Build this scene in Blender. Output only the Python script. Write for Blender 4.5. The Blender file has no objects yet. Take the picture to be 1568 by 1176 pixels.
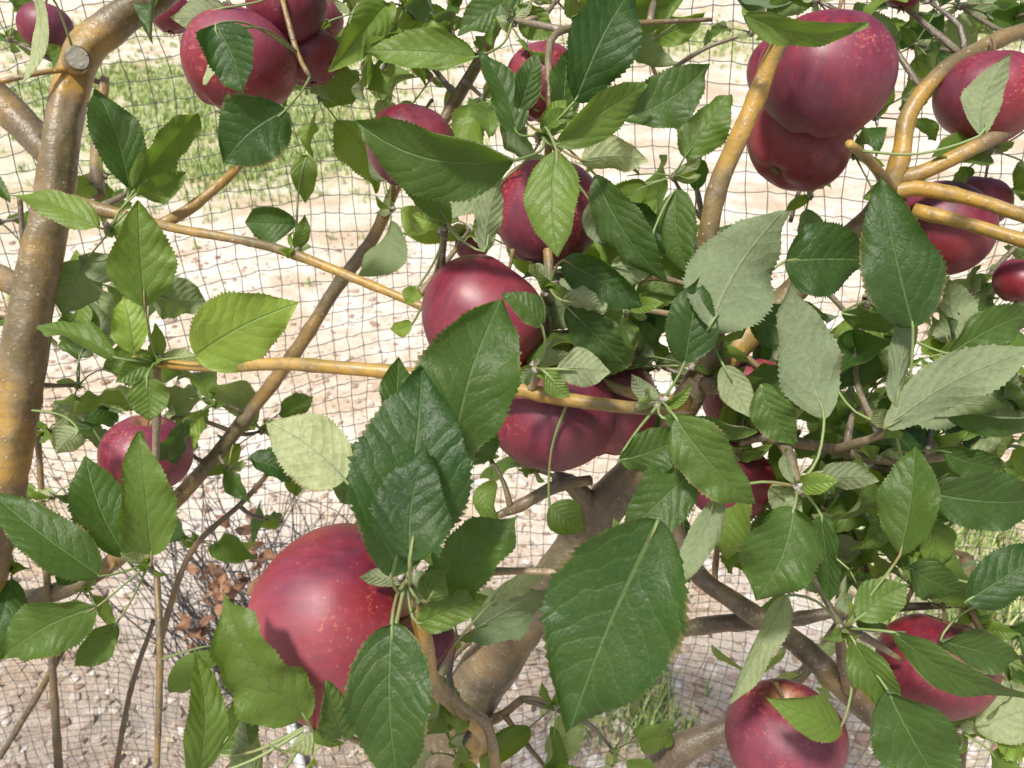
import bpy, math, random
import numpy as np
from mathutils import Vector, Matrix, noise, Quaternion
random.seed(11)
SC = bpy.context.scene
# ------------------------------------------------------------------ camera frame
CAM = Vector((0, 0, 1.6)); PITCH = math.radians(30); F = 1230.0
RT = Vector((1, 0, 0)); FW = Vector((0, math.cos(PITCH), -math.sin(PITCH))); UP = Vector((0, math.sin(PITCH), math.cos(PITCH)))
def P(x, y, d):
    return CAM + (FW + RT * ((x - 784) / F) + UP * ((588 - y) / F)) * d
def G(x, y, z=0.0):
    r = FW + RT * ((x - 784) / F) + UP * ((588 - y) / F)
    return CAM + r * ((z - CAM.z) / r.z)
U = random.uniform
# ------------------------------------------------------------------ mesh builder
class MB:
    def __init__(s): s.v = []; s.f = []; s.c = []; s.t = []; s.m = []
    def add(s, vs, fs, cs, ts=None, mi=0):
        o = len(s.v); s.v += [tuple(v) for v in vs]
        s.f += [tuple(i + o for i in f) for f in fs]; s.m += [mi] * len(fs)
        s.c += cs if isinstance(cs, list) else [cs] * len(vs)
        s.t += ts if ts else [(0, 0, 0)] * len(vs)
    def make(s, name, mats, parent=None, smooth=True):
        me = bpy.data.meshes.new(name); me.from_pydata(s.v, [], s.f); 
        for m in mats: me.materials.append(m)
        a = me.attributes.new('tint', 'FLOAT_COLOR', 'POINT'); a.data.foreach_set('color', np.array(s.c, dtype=np.float32).ravel())
        b = me.attributes.new('lc', 'FLOAT_VECTOR', 'POINT'); b.data.foreach_set('vector', np.array(s.t, dtype=np.float32).ravel())
        me.polygons.foreach_set('use_smooth', [smooth] * len(me.polygons))
        me.polygons.foreach_set('material_index', s.m)
        me.update(); ob = bpy.data.objects.new(name, me); SC.collection.objects.link(ob)
        if parent: ob.parent = parent
        return ob
def catmull(pts, rad, step):
    P_ = [pts[0] * 2 - pts[1]] + list(pts) + [pts[-1] * 2 - pts[-2]]; out = []; ro = []
    for i in range(1, len(P_) - 2):
        p0, p1, p2, p3 = P_[i - 1:i + 3]; n = max(2, int((p2 - p1).length / step))
        for k in range(n):
            t = k / n
            out.append(0.5 * ((2 * p1) + (p2 - p0) * t + (2 * p0 - 5 * p1 + 4 * p2 - p3) * t * t + (3 * p1 - p0 - 3 * p2 + p3) * t ** 3))
            ro.append(rad[i - 1] * (1 - t) + rad[i] * t)
    out.append(P_[-2]); ro.append(rad[-1]); return out, ro
def tube(mb, pts, rad, sides=8, step=0.01, col=(0.5, 0.5, 0.5, 1), bump=0.0, mi=0, rings=False, capcol=None):
    pts, rad = catmull(pts, rad, step)
    n = len(pts); vs = []; ts = []; cs = []
    tan = (pts[1] - pts[0]).normalized(); a = tan.orthogonal().normalized(); L = 0
    sd = U(0, 50); nextr = U(0.01, 0.03); sw = 0
    for i in range(n):
        t2 = (pts[min(i + 1, n - 1)] - pts[max(i - 1, 0)])
        if t2.length > 1e-9: t2.normalize(); a = tan.rotation_difference(t2) @ a; tan = t2
        a = (a - tan * a.dot(tan)).normalized(); b = tan.cross(a)
        if i: L += (pts[i] - pts[i - 1]).length
        if rings and L > nextr: sw = 1.0; nextr = L + U(0.02, 0.055)
        amp = .13 if rad[i] < .0065 else .03
        rr = rad[i] * (1 + amp * sw); sw *= 0.35
        for k in range(sides):
            th = 2 * math.pi * k / sides; dv = a * math.cos(th) + b * math.sin(th)
            r = rr
            if bump:
                r *= 1 + bump * (noise.noise(Vector((dv.x * 1.3 + sd, dv.y * 1.3, L * 38))) + 0.45 * noise.noise(Vector((dv.x * 3, dv.y * 3 + sd, L * 110))))
            vs.append(pts[i] + dv * r); ts.append((L * 10, k / sides, sw)); cs.append(col)
    fs = [(i * sides + k, i * sides + (k + 1) % sides, (i + 1) * sides + (k + 1) % sides, (i + 1) * sides + k) for i in range(n - 1) for k in range(sides)]
    vs.append(pts[0]); vs.append(pts[-1]); ts += [(0, 0, 0)] * 2; cs += [col, capcol or col]
    c0 = len(vs) - 2
    fs += [(c0, (k + 1) % sides, k) for k in range(sides)]
    fs += [(c0 + 1, (n - 1) * sides + k, (n - 1) * sides + (k + 1) % sides) for k in range(sides)]
    mb.add(vs, fs, cs, ts, mi)
    return pts, rad
# ------------------------------------------------------------------ material helpers
def mat(name):
    m = bpy.data.materials.new(name); m.use_nodes = True; nt = m.node_tree; nt.nodes.clear()
    o = nt.nodes.new('ShaderNodeOutputMaterial'); return m, nt, o
def N(nt, t, ins=None, **kw):
    n = nt.nodes.new(t)
    for k, v in kw.items(): setattr(n, k, v)
    if ins:
        for k, v in ins.items():
            s = n.inputs[k]
            if isinstance(v, bpy.types.NodeSocket): nt.links.new(v, s)
            else: s.default_value = v
    return n
def M(nt, op, a, b=0.0, c=0.0):
    n = N(nt, 'ShaderNodeMath', operation=op)
    for i, v in enumerate((a, b, c)):
        if isinstance(v, bpy.types.NodeSocket): nt.links.new(v, n.inputs[i])
        else: n.inputs[i].default_value = v
    return n.outputs[0]
def MX(nt, f, a, b, mode='MIX'):
    n = N(nt, 'ShaderNodeMix', data_type='RGBA', blend_type=mode)
    for s, v in ((n.inputs[0], f), (n.inputs[6], a), (n.inputs[7], b)):
        if isinstance(v, bpy.types.NodeSocket): nt.links.new(v, s)
        else: s.default_value = v if not isinstance(v, tuple) or len(v) == 4 else v + (1,)
    return n.outputs[2]
def RAMP(nt, f, stops):
    n = N(nt, 'ShaderNodeValToRGB', {0: f}); e = n.color_ramp.elements
    while len(e) > len(stops): e.remove(e[-1])
    while len(e) < len(stops): e.new(1)
    for i, (p, c) in enumerate(stops):
        e[i].position = p; e[i].color = (c if isinstance(c, tuple) else (c, c, c)) + (1,)
    return n.outputs[0]
def NOISE(nt, vec, sc, det=2, ro=0.55):
    return N(nt, 'ShaderNodeTexNoise', {'Vector': vec, 'Scale': sc, 'Detail': det, 'Roughness': ro}).outputs[0]
def ATT(nt, name): return N(nt, 'ShaderNodeAttribute', attribute_name=name)
def SEP(nt, v): return N(nt, 'ShaderNodeSeparateXYZ', {0: v}).outputs
# leaf ------------------------------------------------
def leaf_mat():
    m, nt, o = mat('apple_leaf')
    lc = SEP(nt, ATT(nt, 'lc').outputs['Vector']); tc = N(nt, 'ShaderNodeSeparateColor', {0: ATT(nt, 'tint').outputs['Color']}).outputs
    geo = N(nt, 'ShaderNodeNewGeometry'); tco = N(nt, 'ShaderNodeTexCoord').outputs['Object']
    ax = M(nt, 'ABSOLUTE', lc[1])
    n1 = NOISE(nt, tco, 50, 2); n2 = NOISE(nt, tco, 420, 2, .7)
    wob = M(nt, 'MULTIPLY', M(nt, 'SUBTRACT', n1, .5), 1.6)
    sgn = M(nt, 'MULTIPLY', M(nt, 'GREATER_THAN', lc[1], 0.0), .43)
    lin = M(nt, 'SUBTRACT', M(nt, 'MULTIPLY', lc[0], 7.5), M(nt, 'MULTIPLY', M(nt, 'POWER', ax, 1.25), 2.6))
    s = M(nt, 'FRACT', M(nt, 'ADD', M(nt, 'ADD', lin, wob), M(nt, 'ADD', lc[2], sgn)))
    dv = M(nt, 'ABSOLUTE', M(nt, 'SUBTRACT', s, 0.5))
    side = RAMP(nt, dv, [(0.0, 1.0), (0.03, 0.5), (0.08, 0.0)])
    quilt = M(nt, 'SQRT', M(nt, 'ADD', dv, 0.01))
    midw = M(nt, 'ADD', ax, M(nt, 'MULTIPLY', lc[0], .025))
    mid = RAMP(nt, midw, [(0.0, 1.0), (0.026, 0.9), (0.046, 0.0)])
    vein = M(nt, 'MAXIMUM', mid, M(nt, 'MULTIPLY', side, 0.42))
    top = MX(nt, tc[0], (0.018, 0.054, 0.012), (0.235, 0.350, 0.055))
    top = MX(nt, M(nt, 'MULTIPLY', RAMP(nt, n1, [(0.35, 0.0), (0.7, 1.0)]), 0.35), top, (0.075, 0.125, 0.025))
    top = MX(nt, M(nt, 'MULTIPLY', RAMP(nt, n2, [(0.45, 0.0), (0.7, 1.0)]), 0.15), top, (0.14, 0.19, 0.07))
    spots = RAMP(nt, N(nt, 'ShaderNodeTexVoronoi', {'Vector': tco, 'Scale': 120.0}).outputs[0], [(0.07, 1.0), (0.12, 0.0)])
    top = MX(nt, M(nt, 'MULTIPLY', spots, M(nt, 'MULTIPLY', RAMP(nt, n1, [(0.56, 0.0), (0.64, 1.0)]), 0.55)), top, (0.24, 0.27, 0.12))
    top = MX(nt, M(nt, 'MULTIPLY', vein, 0.5), top, (0.17, 0.27, 0.09))
    bot = MX(nt, tc[0], (0.165, 0.215, 0.120), (0.48, 0.52, 0.29))
    bot = MX(nt, M(nt, 'MULTIPLY', vein, 0.5), bot, (0.40, 0.44, 0.28))
    bot = MX(nt, M(nt, 'MULTIPLY', RAMP(nt, n2, [(.35, 0.), (.65, 1.)]), 0.35), bot, (0.10, 0.155, 0.07))
    edge = M(nt, 'MULTIPLY', RAMP(nt, tc[1], [(0.90, 0.0), (0.99, 1.0)]), RAMP(nt, n1, [(0.50, 0.0), (0.60, 1.0)]))
    top = MX(nt, edge, top, (0.24, 0.17, 0.08)); bot = MX(nt, edge, bot, (0.25, 0.17, 0.09))
    col = MX(nt, geo.outputs['Backfacing'], top, bot)
    bv = M(nt, 'ADD', M(nt, 'MULTIPLY', quilt, 0.9), M(nt, 'MULTIPLY', n2, 0.8))
    bv = M(nt, 'SUBTRACT', M(nt, 'ADD', bv, M(nt, 'MULTIPLY', n1, 2.0)), M(nt, 'MULTIPLY', mid, 0.6))
    bmp = N(nt, 'ShaderNodeBump', {'Height': bv, 'Strength': 0.6, 'Distance': 0.0011})
    rough = M(nt, 'ADD', M(nt, 'MULTIPLY', geo.outputs['Backfacing'], 0.32), M(nt, 'ADD', 0.37, M(nt, 'MULTIPLY', n1, 0.2)))
    pr = N(nt, 'ShaderNodeBsdfPrincipled', {'Base Color': col, 'Roughness': rough, 'Specular IOR Level': 0.40, 'Normal': bmp.outputs[0]})
    tcol = MX(nt, tc[0], (0.09, 0.24, 0.010), (0.45, 0.62, 0.05))
    tcol = MX(nt, M(nt, 'MULTIPLY', vein, 0.5), tcol, (0.05, 0.12, 0.02))
    tr = N(nt, 'ShaderNodeBsdfTranslucent', {'Color': tcol})
    mx = N(nt, 'ShaderNodeMixShader', {0: 0.35, 1: pr.outputs[0], 2: tr.outputs[0]})
    nt.links.new(mx.outputs[0], o.inputs[0]); return m
def bark_mat():
    m, nt, o = mat('apple_bark')
    co = N(nt, 'ShaderNodeTexCoord').outputs['Object']; tc = N(nt, 'ShaderNodeSeparateColor', {0: ATT(nt, 'tint').outputs['Color']}).outputs
    lc = SEP(nt, ATT(nt, 'lc').outputs['Vector']); inv = M(nt, 'SUBTRACT', 1.1, tc[0])
    n1 = NOISE(nt, co, 30, 3, 0.6); n2 = NOISE(nt, co, 170, 3, 0.65); n3 = NOISE(nt, co, 13, 2)
    cb = N(nt, 'ShaderNodeCombineXYZ', {0: M(nt, 'MULTIPLY', lc[0], 6.0), 1: M(nt, 'MULTIPLY', lc[1], 2.0)}).outputs[0]
    band = NOISE(nt, cb, 2.5, 2)
    c = MX(nt, tc[0], (0.075, 0.060, 0.048), (0.42, 0.27, 0.065))
    c = MX(nt, M(nt, 'MULTIPLY', RAMP(nt, n1, [(0.40, 0.0), (0.60, 0.8)]), inv), c, (0.155, 0.13, 0.105))
    c = MX(nt, M(nt, 'MULTIPLY', RAMP(nt, n3, [(0.48, 0.0), (0.57, 1.0)]), M(nt, 'MINIMUM', M(nt, 'MULTIPLY', tc[0], 1.6), .9)), c, (0.46, 0.27, 0.045))
    c = MX(nt, M(nt, 'MULTIPLY', RAMP(nt, n3, [(0.38, 1.0), (0.46, 0.0)]), .6), c, (0.105, 0.085, 0.038))
    c = MX(nt, M(nt, 'MULTIPLY', RAMP(nt, n1, [(0.50, 0.0), (0.64, 1.0)]), .45), c, (0.17, 0.135, 0.04))
    c = MX(nt, M(nt, 'MULTIPLY', RAMP(nt, band, [(0.5, 0.0), (0.66, 1.0)]), 0.4), c, (0.10, 0.08, 0.055))
    c = MX(nt, M(nt, 'MULTIPLY', RAMP(nt, n2, [(0.5, 0.0), (0.7, 1.0)]), 0.35), c, (0.30, 0.27, 0.22))
    lent = RAMP(nt, N(nt, 'ShaderNodeTexVoronoi', {'Vector': co, 'Scale': 150.0}).outputs[0], [(0.13, 1.0), (0.2, 0.0)])
    c = MX(nt, M(nt, 'MULTIPLY', lent, 0.5), c, (0.42, 0.36, 0.27))
    c = MX(nt, M(nt, 'MULTIPLY', lc[2], .6), c, (0.07, 0.05, 0.035))
    c = MX(nt, tc[1], c, (0.38, 0.36, 0.30))
    h = M(nt, 'ADD', M(nt, 'MULTIPLY', n2, 0.8), M(nt, 'ADD', n1, M(nt, 'ADD', M(nt, 'MULTIPLY', band, .5), M(nt, 'MULTIPLY', lent, 0.5))))
    b = N(nt, 'ShaderNodeBump', {'Height': h, 'Strength': M(nt, 'MULTIPLY', inv, .85), 'Distance': 0.0018})
    pr = N(nt, 'ShaderNodeBsdfPrincipled', {'Base Color': c, 'Roughness': 0.42, 'Specular IOR Level': 0.5, 'Normal': b.outputs[0]})
    nt.links.new(pr.outputs[0], o.inputs[0]); return m
def petiole_mat():
    m, nt, o = mat('petiole_green'); co = N(nt, 'ShaderNodeTexCoord').outputs['Object']
    tc = N(nt, 'ShaderNodeSeparateColor', {0: ATT(nt, 'tint').outputs['Color']}).outputs
    c = MX(nt, tc[0], (0.10, 0.16, 0.04), (0.27, 0.34, 0.13)); c = MX(nt, RAMP(nt, NOISE(nt, co, 50), [(0.52, 0.0), (0.72, 0.7)]), c, (0.24, 0.11, 0.06))
    pr = N(nt, 'ShaderNodeBsdfPrincipled', {'Base Color': c, 'Roughness': 0.55})
    nt.links.new(pr.outputs[0], o.inputs[0]); return m
def wool_mat():
    m, nt, o = mat('woolly_bud'); co = N(nt, 'ShaderNodeTexCoord').outputs['Object']
    n = NOISE(nt, co, 300, 4); c = MX(nt, RAMP(nt, n, [(0.4, 0.0), (0.6, 1.0)]), (0.16, 0.12, 0.08), (0.46, 0.44, 0.38))
    b = N(nt, 'ShaderNodeBump', {'Height': n, 'Strength': 1.0, 'Distance': 0.002})
    pr = N(nt, 'ShaderNodeBsdfPrincipled', {'Base Color': c, 'Roughness': 0.85, 'Normal': b.outputs[0]})
    nt.links.new(pr.outputs[0], o.inputs[0]); return m
def apple_mat():
    m, nt, o = mat('apple_skin'); co = N(nt, 'ShaderNodeTexCoord').outputs['Object']
    oi = N(nt, 'ShaderNodeObjectInfo').outputs['Random']; lc = SEP(nt, ATT(nt, 'lc').outputs['Vector'])
    off = N(nt, 'ShaderNodeCombineXYZ', {0: M(nt, 'MULTIPLY', oi, 7.0), 1: oi, 2: M(nt, 'MULTIPLY', oi, 3.0)}).outputs[0]
    v = N(nt, 'ShaderNodeVectorMath', {0: co, 1: off}, operation='ADD').outputs[0]
    dirv = N(nt, 'ShaderNodeVectorMath', {0: co}, operation='NORMALIZE').outputs[0]
    st = N(nt, 'ShaderNodeMapping', {'Vector': dirv, 'Scale': (9, 9, 1.1)}).outputs[0]
    st = N(nt, 'ShaderNodeVectorMath', {0: st, 1: off}, operation='ADD').outputs[0]
    n0 = NOISE(nt, v, 20, 3); n1 = NOISE(nt, st, 1.0, 4, 0.65); n2 = NOISE(nt, v, 320, 2, .7)
    c = MX(nt, RAMP(nt, n0, [(0.35, 0.0), (0.65, 1.0)]), (0.088, 0.0040, 0.016), (0.175, 0.0075, 0.022))
    c = MX(nt, M(nt, 'MULTIPLY', RAMP(nt, n1, [(0.46, 0.0), (0.66, 1.0)]), 0.38), c, (0.27, 0.018, 0.026))
    c = MX(nt, M(nt, 'MULTIPLY', RAMP(nt, n1, [(0.34, 1.0), (0.46, 0.0)]), 0.4), c, (0.060, 0.003, 0.013))
    red = M(nt, 'MULTIPLY', RAMP(nt, NOISE(nt, v, 11, 1), [(0.50, 0.0), (0.68, 1.0)]), M(nt, 'ADD', .05, M(nt, 'MULTIPLY', oi, .5)))
    c = MX(nt, red, c, (0.38, 0.028, 0.018))
    spk = M(nt, 'MULTIPLY', RAMP(nt, n2, [(0.56, 0.0), (0.66, 1.0)]), RAMP(nt, n0, [(0.52, 0.0), (0.66, .6)]))
    c = MX(nt, spk, c, (0.55, 0.20, 0.10))
    rus = M(nt, 'MULTIPLY', RAMP(nt, lc[0], [(0.03, 1.0), (0.14, 0.0)]), RAMP(nt, n1, [(0.3, 0.3), (0.6, 1.0)]))
    c = MX(nt, rus, c, (0.36, 0.20, 0.06))
    dots = RAMP(nt, N(nt, 'ShaderNodeTexVoronoi', {'Vector': v, 'Scale': 230.0}).outputs[0], [(0.07, 1.0), (0.13, 0.0)])
    dm = RAMP(nt, n0, [(0.42, 0.2), (0.62, .9)])
    c = MX(nt, M(nt, 'MULTIPLY', M(nt, 'MULTIPLY', dots, dm), 0.6), c, (0.50, 0.26, 0.20))
    bn = RAMP(nt, NOISE(nt, v, 17, 4, .7), [(0.38, 0.0), (0.64, 1.0)])
    c = MX(nt, M(nt, 'ADD', .015, M(nt, 'MULTIPLY', bn, 0.11)), c, (0.42, 0.25, 0.38))
    b = N(nt, 'ShaderNodeBump', {'Height': M(nt, 'ADD', n0, M(nt, 'MULTIPLY', n2, 0.07)), 'Strength': 0.25, 'Distance': 0.003})
    r = M(nt, 'ADD', 0.38, M(nt, 'MULTIPLY', bn, 0.2))
    pr = N(nt, 'ShaderNodeBsdfPrincipled', {'Base Color': c, 'Roughness': r, 'Specular IOR Level': 0.6, 'Normal': b.outputs[0]})
    nt.links.new(pr.outputs[0], o.inputs[0]); return m
def simple(name, c1, c2, sc, rough=0.7, att=False):
    m, nt, o = mat(name); co = N(nt, 'ShaderNodeTexCoord').outputs['Object']
    if att: f = N(nt, 'ShaderNodeSeparateColor', {0: ATT(nt, 'tint').outputs['Color']}).outputs[0]
    else: f = RAMP(nt, NOISE(nt, co, sc, 3), [(0.35, 0.0), (0.65, 1.0)])
    pr = N(nt, 'ShaderNodeBsdfPrincipled', {'Base Color': MX(nt, f, c1, c2), 'Roughness': rough})
    nt.links.new(pr.outputs[0], o.inputs[0]); return m
LEAF, BARK, PET, WOOL, APP = leaf_mat(), bark_mat(), petiole_mat(), wool_mat(), apple_mat()
STEM = simple('apple_stem', (0.10, 0.06, 0.03), (0.25, 0.2, 0.08), 200)
NETM = simple('net_cord', (0.030, 0.040, 0.048), (0.09, 0.11, 0.09), 3, 0.6)

# ------------------------------------------------------------------ the tree
tree = bpy.data.objects.new('apple_tree', None); SC.collection.objects.link(tree)
wood = MB(); foli = MB(); pets = MB(); buds = MB()
BR = []
def br(pts, tint=0.3, bump=0.09, sides=14, grey=0.0, rings=True, capcol=None):
    p = [P(x, y, d) for x, y, w, d in pts]; r = [w * 0.5 * d / F for x, y, w, d in pts]
    a, b = tube(wood, p, r, sides, 0.006, (tint, grey, 0, 1), bump * (1.1 - .6 * tint), 0, rings, capcol)
    for i in range(0, len(a), 3): BR.append((a[i], b[i]))
# big left limb
br([(300, -60, 44, .62), (235, -5, 48, .61), (175, 35, 52, .6), (125, 85, 54, .59), (98, 180, 52, .58), (85, 290, 54, .58), (62, 390, 58, .58), (42, 510, 62, .58), (22, 640, 66, .59), (-8, 800, 70, .60), (-60, 1000, 80, .62), (-120, 1500, 120, .68)], .42, .17, 24)
br([(-80, 90, 60, .60), (-20, 140, 54, .6), (40, 195, 48, .6), (88, 250, 40, .59)], .25, .1, 18)
br([(112, 100, 36, .59), (116, 94, 36, .565), (119, 89, 37, .547)], .35, .05, 18, rings=False)
def cutface(x, y, d, w):
    c = P(x, y, d); ax = (P(x, y, d) - P(112, 100, .59)).normalized(); c = c + ax * .0008; a = ax.orthogonal().normalized(); b = ax.cross(a); r = w * .5 * d / F
    n = 24
    wood.add([c] + [c + (a * math.cos(k * 6.2832 / n) + b * math.sin(k * 6.2832 / n)) * r * U(.94, 1.03) for k in range(n)], [(0, k + 1, (k + 1) % n + 1) for k in range(n)], [(.3, 1, 0, 1)] + [(.1, .7, 0, 1)] * n)
cutface(119, 89, .547, 32)
br([(-60, 400, 40, .62), (0, 425, 38, .61), (50, 450, 30, .59)], .2, .08)
# central stem
br([(560, 1600, 150, .72), (640, 1260, 118, .68), (685, 1150, 96, .66), (730, 1050, 84, .64), (800, 955, 74, .62), (865, 865, 66, .6), (935, 765, 60, .58), (1000, 690, 52, .56), (1060, 600, 42, .53), (1090, 520, 36, .5), (1078, 430, 32, .48), (1086, 350, 30, .465)], .12, .15, 22)
br([(1076, 440, 30, .482), (1086, 350, 30, .465), (1100, 285, 29, .46), (1132, 210, 30, .45), (1158, 150, 28, .445), (1180, 95, 27, .44), (1205, 48, 26, .43)], .5, .11, 16)
br([(850, 730, 18, .56), (880, 745, 30, .57), (905, 790, 34, .585), (880, 850, 40, .6)], .1, .1)
br([(905, 735, 16, .55), (850, 745, 20, .56), (795, 775, 18, .56), (760, 790, 10, .55)], .25)
# side shoots
br([(110, 310, 26, .58), (190, 330, 17, .575), (270, 350, 14, .56), (380, 370, 13, .55), (452, 390, 16, .54), (540, 425, 14, .53), (620, 458, 13, .52), (720, 500, 13, .51), (830, 545, 14, .50), (960, 600, 16, .50), (1060, 620, 22, .51)], .6)
br([(375, 245, 12, .6), (345, 275, 14, .59), (290, 320, 16, .58), (245, 345, 18, .57)], .4)
br([(205, 548, 9, .51), (240, 556, 13, .5), (330, 562, 17, .49), (430, 557, 20, .475), (520, 563, 21, .465), (600, 570, 22, .46), (700, 584, 22, .455), (790, 596, 23, .45), (870, 612, 22, .45), (985, 625, 19, .45), (1050, 615, 24, .49)], .95)
br([(640, 210, 14, .66), (600, 300, 17, .67), (568, 370, 19, .68), (515, 440, 20, .69), (455, 535, 21, .7), (380, 635, 21, .71), (320, 710, 22, .72), (260, 775, 24, .73), (160, 870, 26, .74), (60, 915, 30, .74), (-40, 930, 34, .74), (-150, 1000, 40, .72)], .25)
br([(150, 300, 20, .66), (148, 230, 18, .68), (160, 120, 14, .70)], .3)
br([(1590, 40, 22, .56), (1530, 60, 24, .56), (1445, 108, 24, .55), (1392, 175, 25, .55), (1378, 245, 28, .55), (1345, 320, 36, .56), (1300, 365, 38, .57), (1200, 460, 42, .56), (1090, 570, 42, .55)], .55)
br([(1640, 150, 26, .54), (1568, 183, 24, .54), (1480, 232, 23, .54), (1410, 265, 25, .55), (1375, 275, 28, .555)], .4)
br([(1640, 345, 22, .53), (1568, 330, 21, .53), (1490, 305, 21, .54), (1400, 288, 25, .55), (1360, 300, 26, .555)], .6)
br([(1640, 380, 24, .5), (1568, 368, 21, .51), (1480, 342, 20, .53), (1400, 322, 22, .55)], .75)
br([(1000, 700, 34, .57), (1055, 860, 26, .57), (1130, 925, 30, .56), (1220, 985, 34, .55), (1290, 1050, 40, .54), (1340, 1095, 42, .54), (1420, 1150, 30, .53)], .15)
br([(935, 985, 14, .60), (1010, 970, 22, .6), (1100, 955, 26, .6), (1200, 950, 22, .59), (1300, 935, 16, .58), (1480, 925, 10, .56)], .05)
br([(960, 1230, 60, .7), (1040, 1150, 46, .68), (1120, 1110, 30, .67), (1230, 1030, 18, .66), (1300, 930, 12, .65)], .05)
br([(680, 880, 12, .36), (650, 900, 20, .35), (640, 935, 24, .35), (652, 985, 26, .36), (662, 1040, 24, .40), (700, 1085, 24, .48), (740, 1130, 30, .58), (700, 1170, 40, .66)], .7)
br([(665, 1040, 14, .42), (705, 1080, 16, .45), (745, 1110, 16, .48), (760, 1176, 16, .52)], .3)
br([(1222, 745, 14, .42), (1205, 690, 17, .44), (1170, 640, 20, .46), (1130, 600, 22, .48), (1080, 590, 26, .51)], .15)
br([(1175, 670, 16, .5), (1260, 685, 17, .5), (1360, 705, 16, .5), (1450, 700, 12, .5)], .15)
br([(838, 235, 9, .47), (842, 170, 10, .46), (840, 110, 11, .46), (845, 60, 12, .47), (880, 42, 10, .48), (980, 35, 8, .49), (1090, 30, 6, .5)], .25)
br([(840, 225, 12, .47), (835, 330, 14, .5), (842, 430, 16, .5), (838, 540, 18, .5), (845, 610, 20, .46)], .3)
br([(670, 200, 16, .62), (700, 150, 20, .62), (735, 90, 18, .61), (765, 20, 16, .6), (780, -60, 14, .6)], .3)
br([(-20, 130, 8, .55), (60, 112, 8, .56), (120, 105, 8, .58)], .4)
br([(430, -10, 8, .54), (455, 80, 8, .54), (475, 118, 7, .54)], .45)
br([(240, 1180, 9, .66), (245, 1000, 10, .66), (240, 880, 10, .68)], .2)
br([(160, 1300, 8, .8), (195, 1080, 8, .78), (235, 950, 7, .76)], .1)
br([(0, 1160, 9, .75), (60, 1060, 10, .75), (110, 970, 9, .75)], .1)
br([(500, 1110, 6, .38), (560, 1140, 9, .42), (640, 1165, 14, .6)], .5)
br([(1380, 1010, 8, .5), (1300, 965, 16, .48), (1290, 1000, 18, .5), (1300, 1055, 20, .53)], .2)
br([(1480, 850, 20, .62), (1478, 960, 20, .62), (1470, 1100, 22, .62), (1460, 1300, 24, .62)], .15)
br([(1300, 220, 13, .46), (1330, 245, 15, .49), (1365, 290, 18, .55)], .6)
br([(740, 960, 14, .6), (690, 1010, 12, .62), (640, 1100, 10, .66)], .1)
br([(800, 1070, 12, .62), (760, 1100, 14, .63), (700, 1120, 16, .65)], .2)
for q in [[(30, 300, 8, .7), (60, 700, 9, .72), (90, 1180, 12, .75)], [(480, 640, 6, .7), (380, 760, 8, .72), (290, 850, 9, .74), (240, 1000, 10, .76)], [(1010, 120, 6, .7), (1060, 260, 8, .68), (1090, 420, 10, .62)], [(1500, 440, 7, .62), (1480, 560, 9, .62), (1440, 720, 12, .6)], [(560, 30, 6, .64), (640, 80, 8, .63), (700, 150, 10, .62)], [(1210, 340, 7, .64), (1230, 280, 6, .64), (1290, 190, 5, .64)], [(1100, 820, 9, .6), (1095, 890, 9, .6), (1110, 915, 10, .58)]]:
    br(q, .15)

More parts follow.
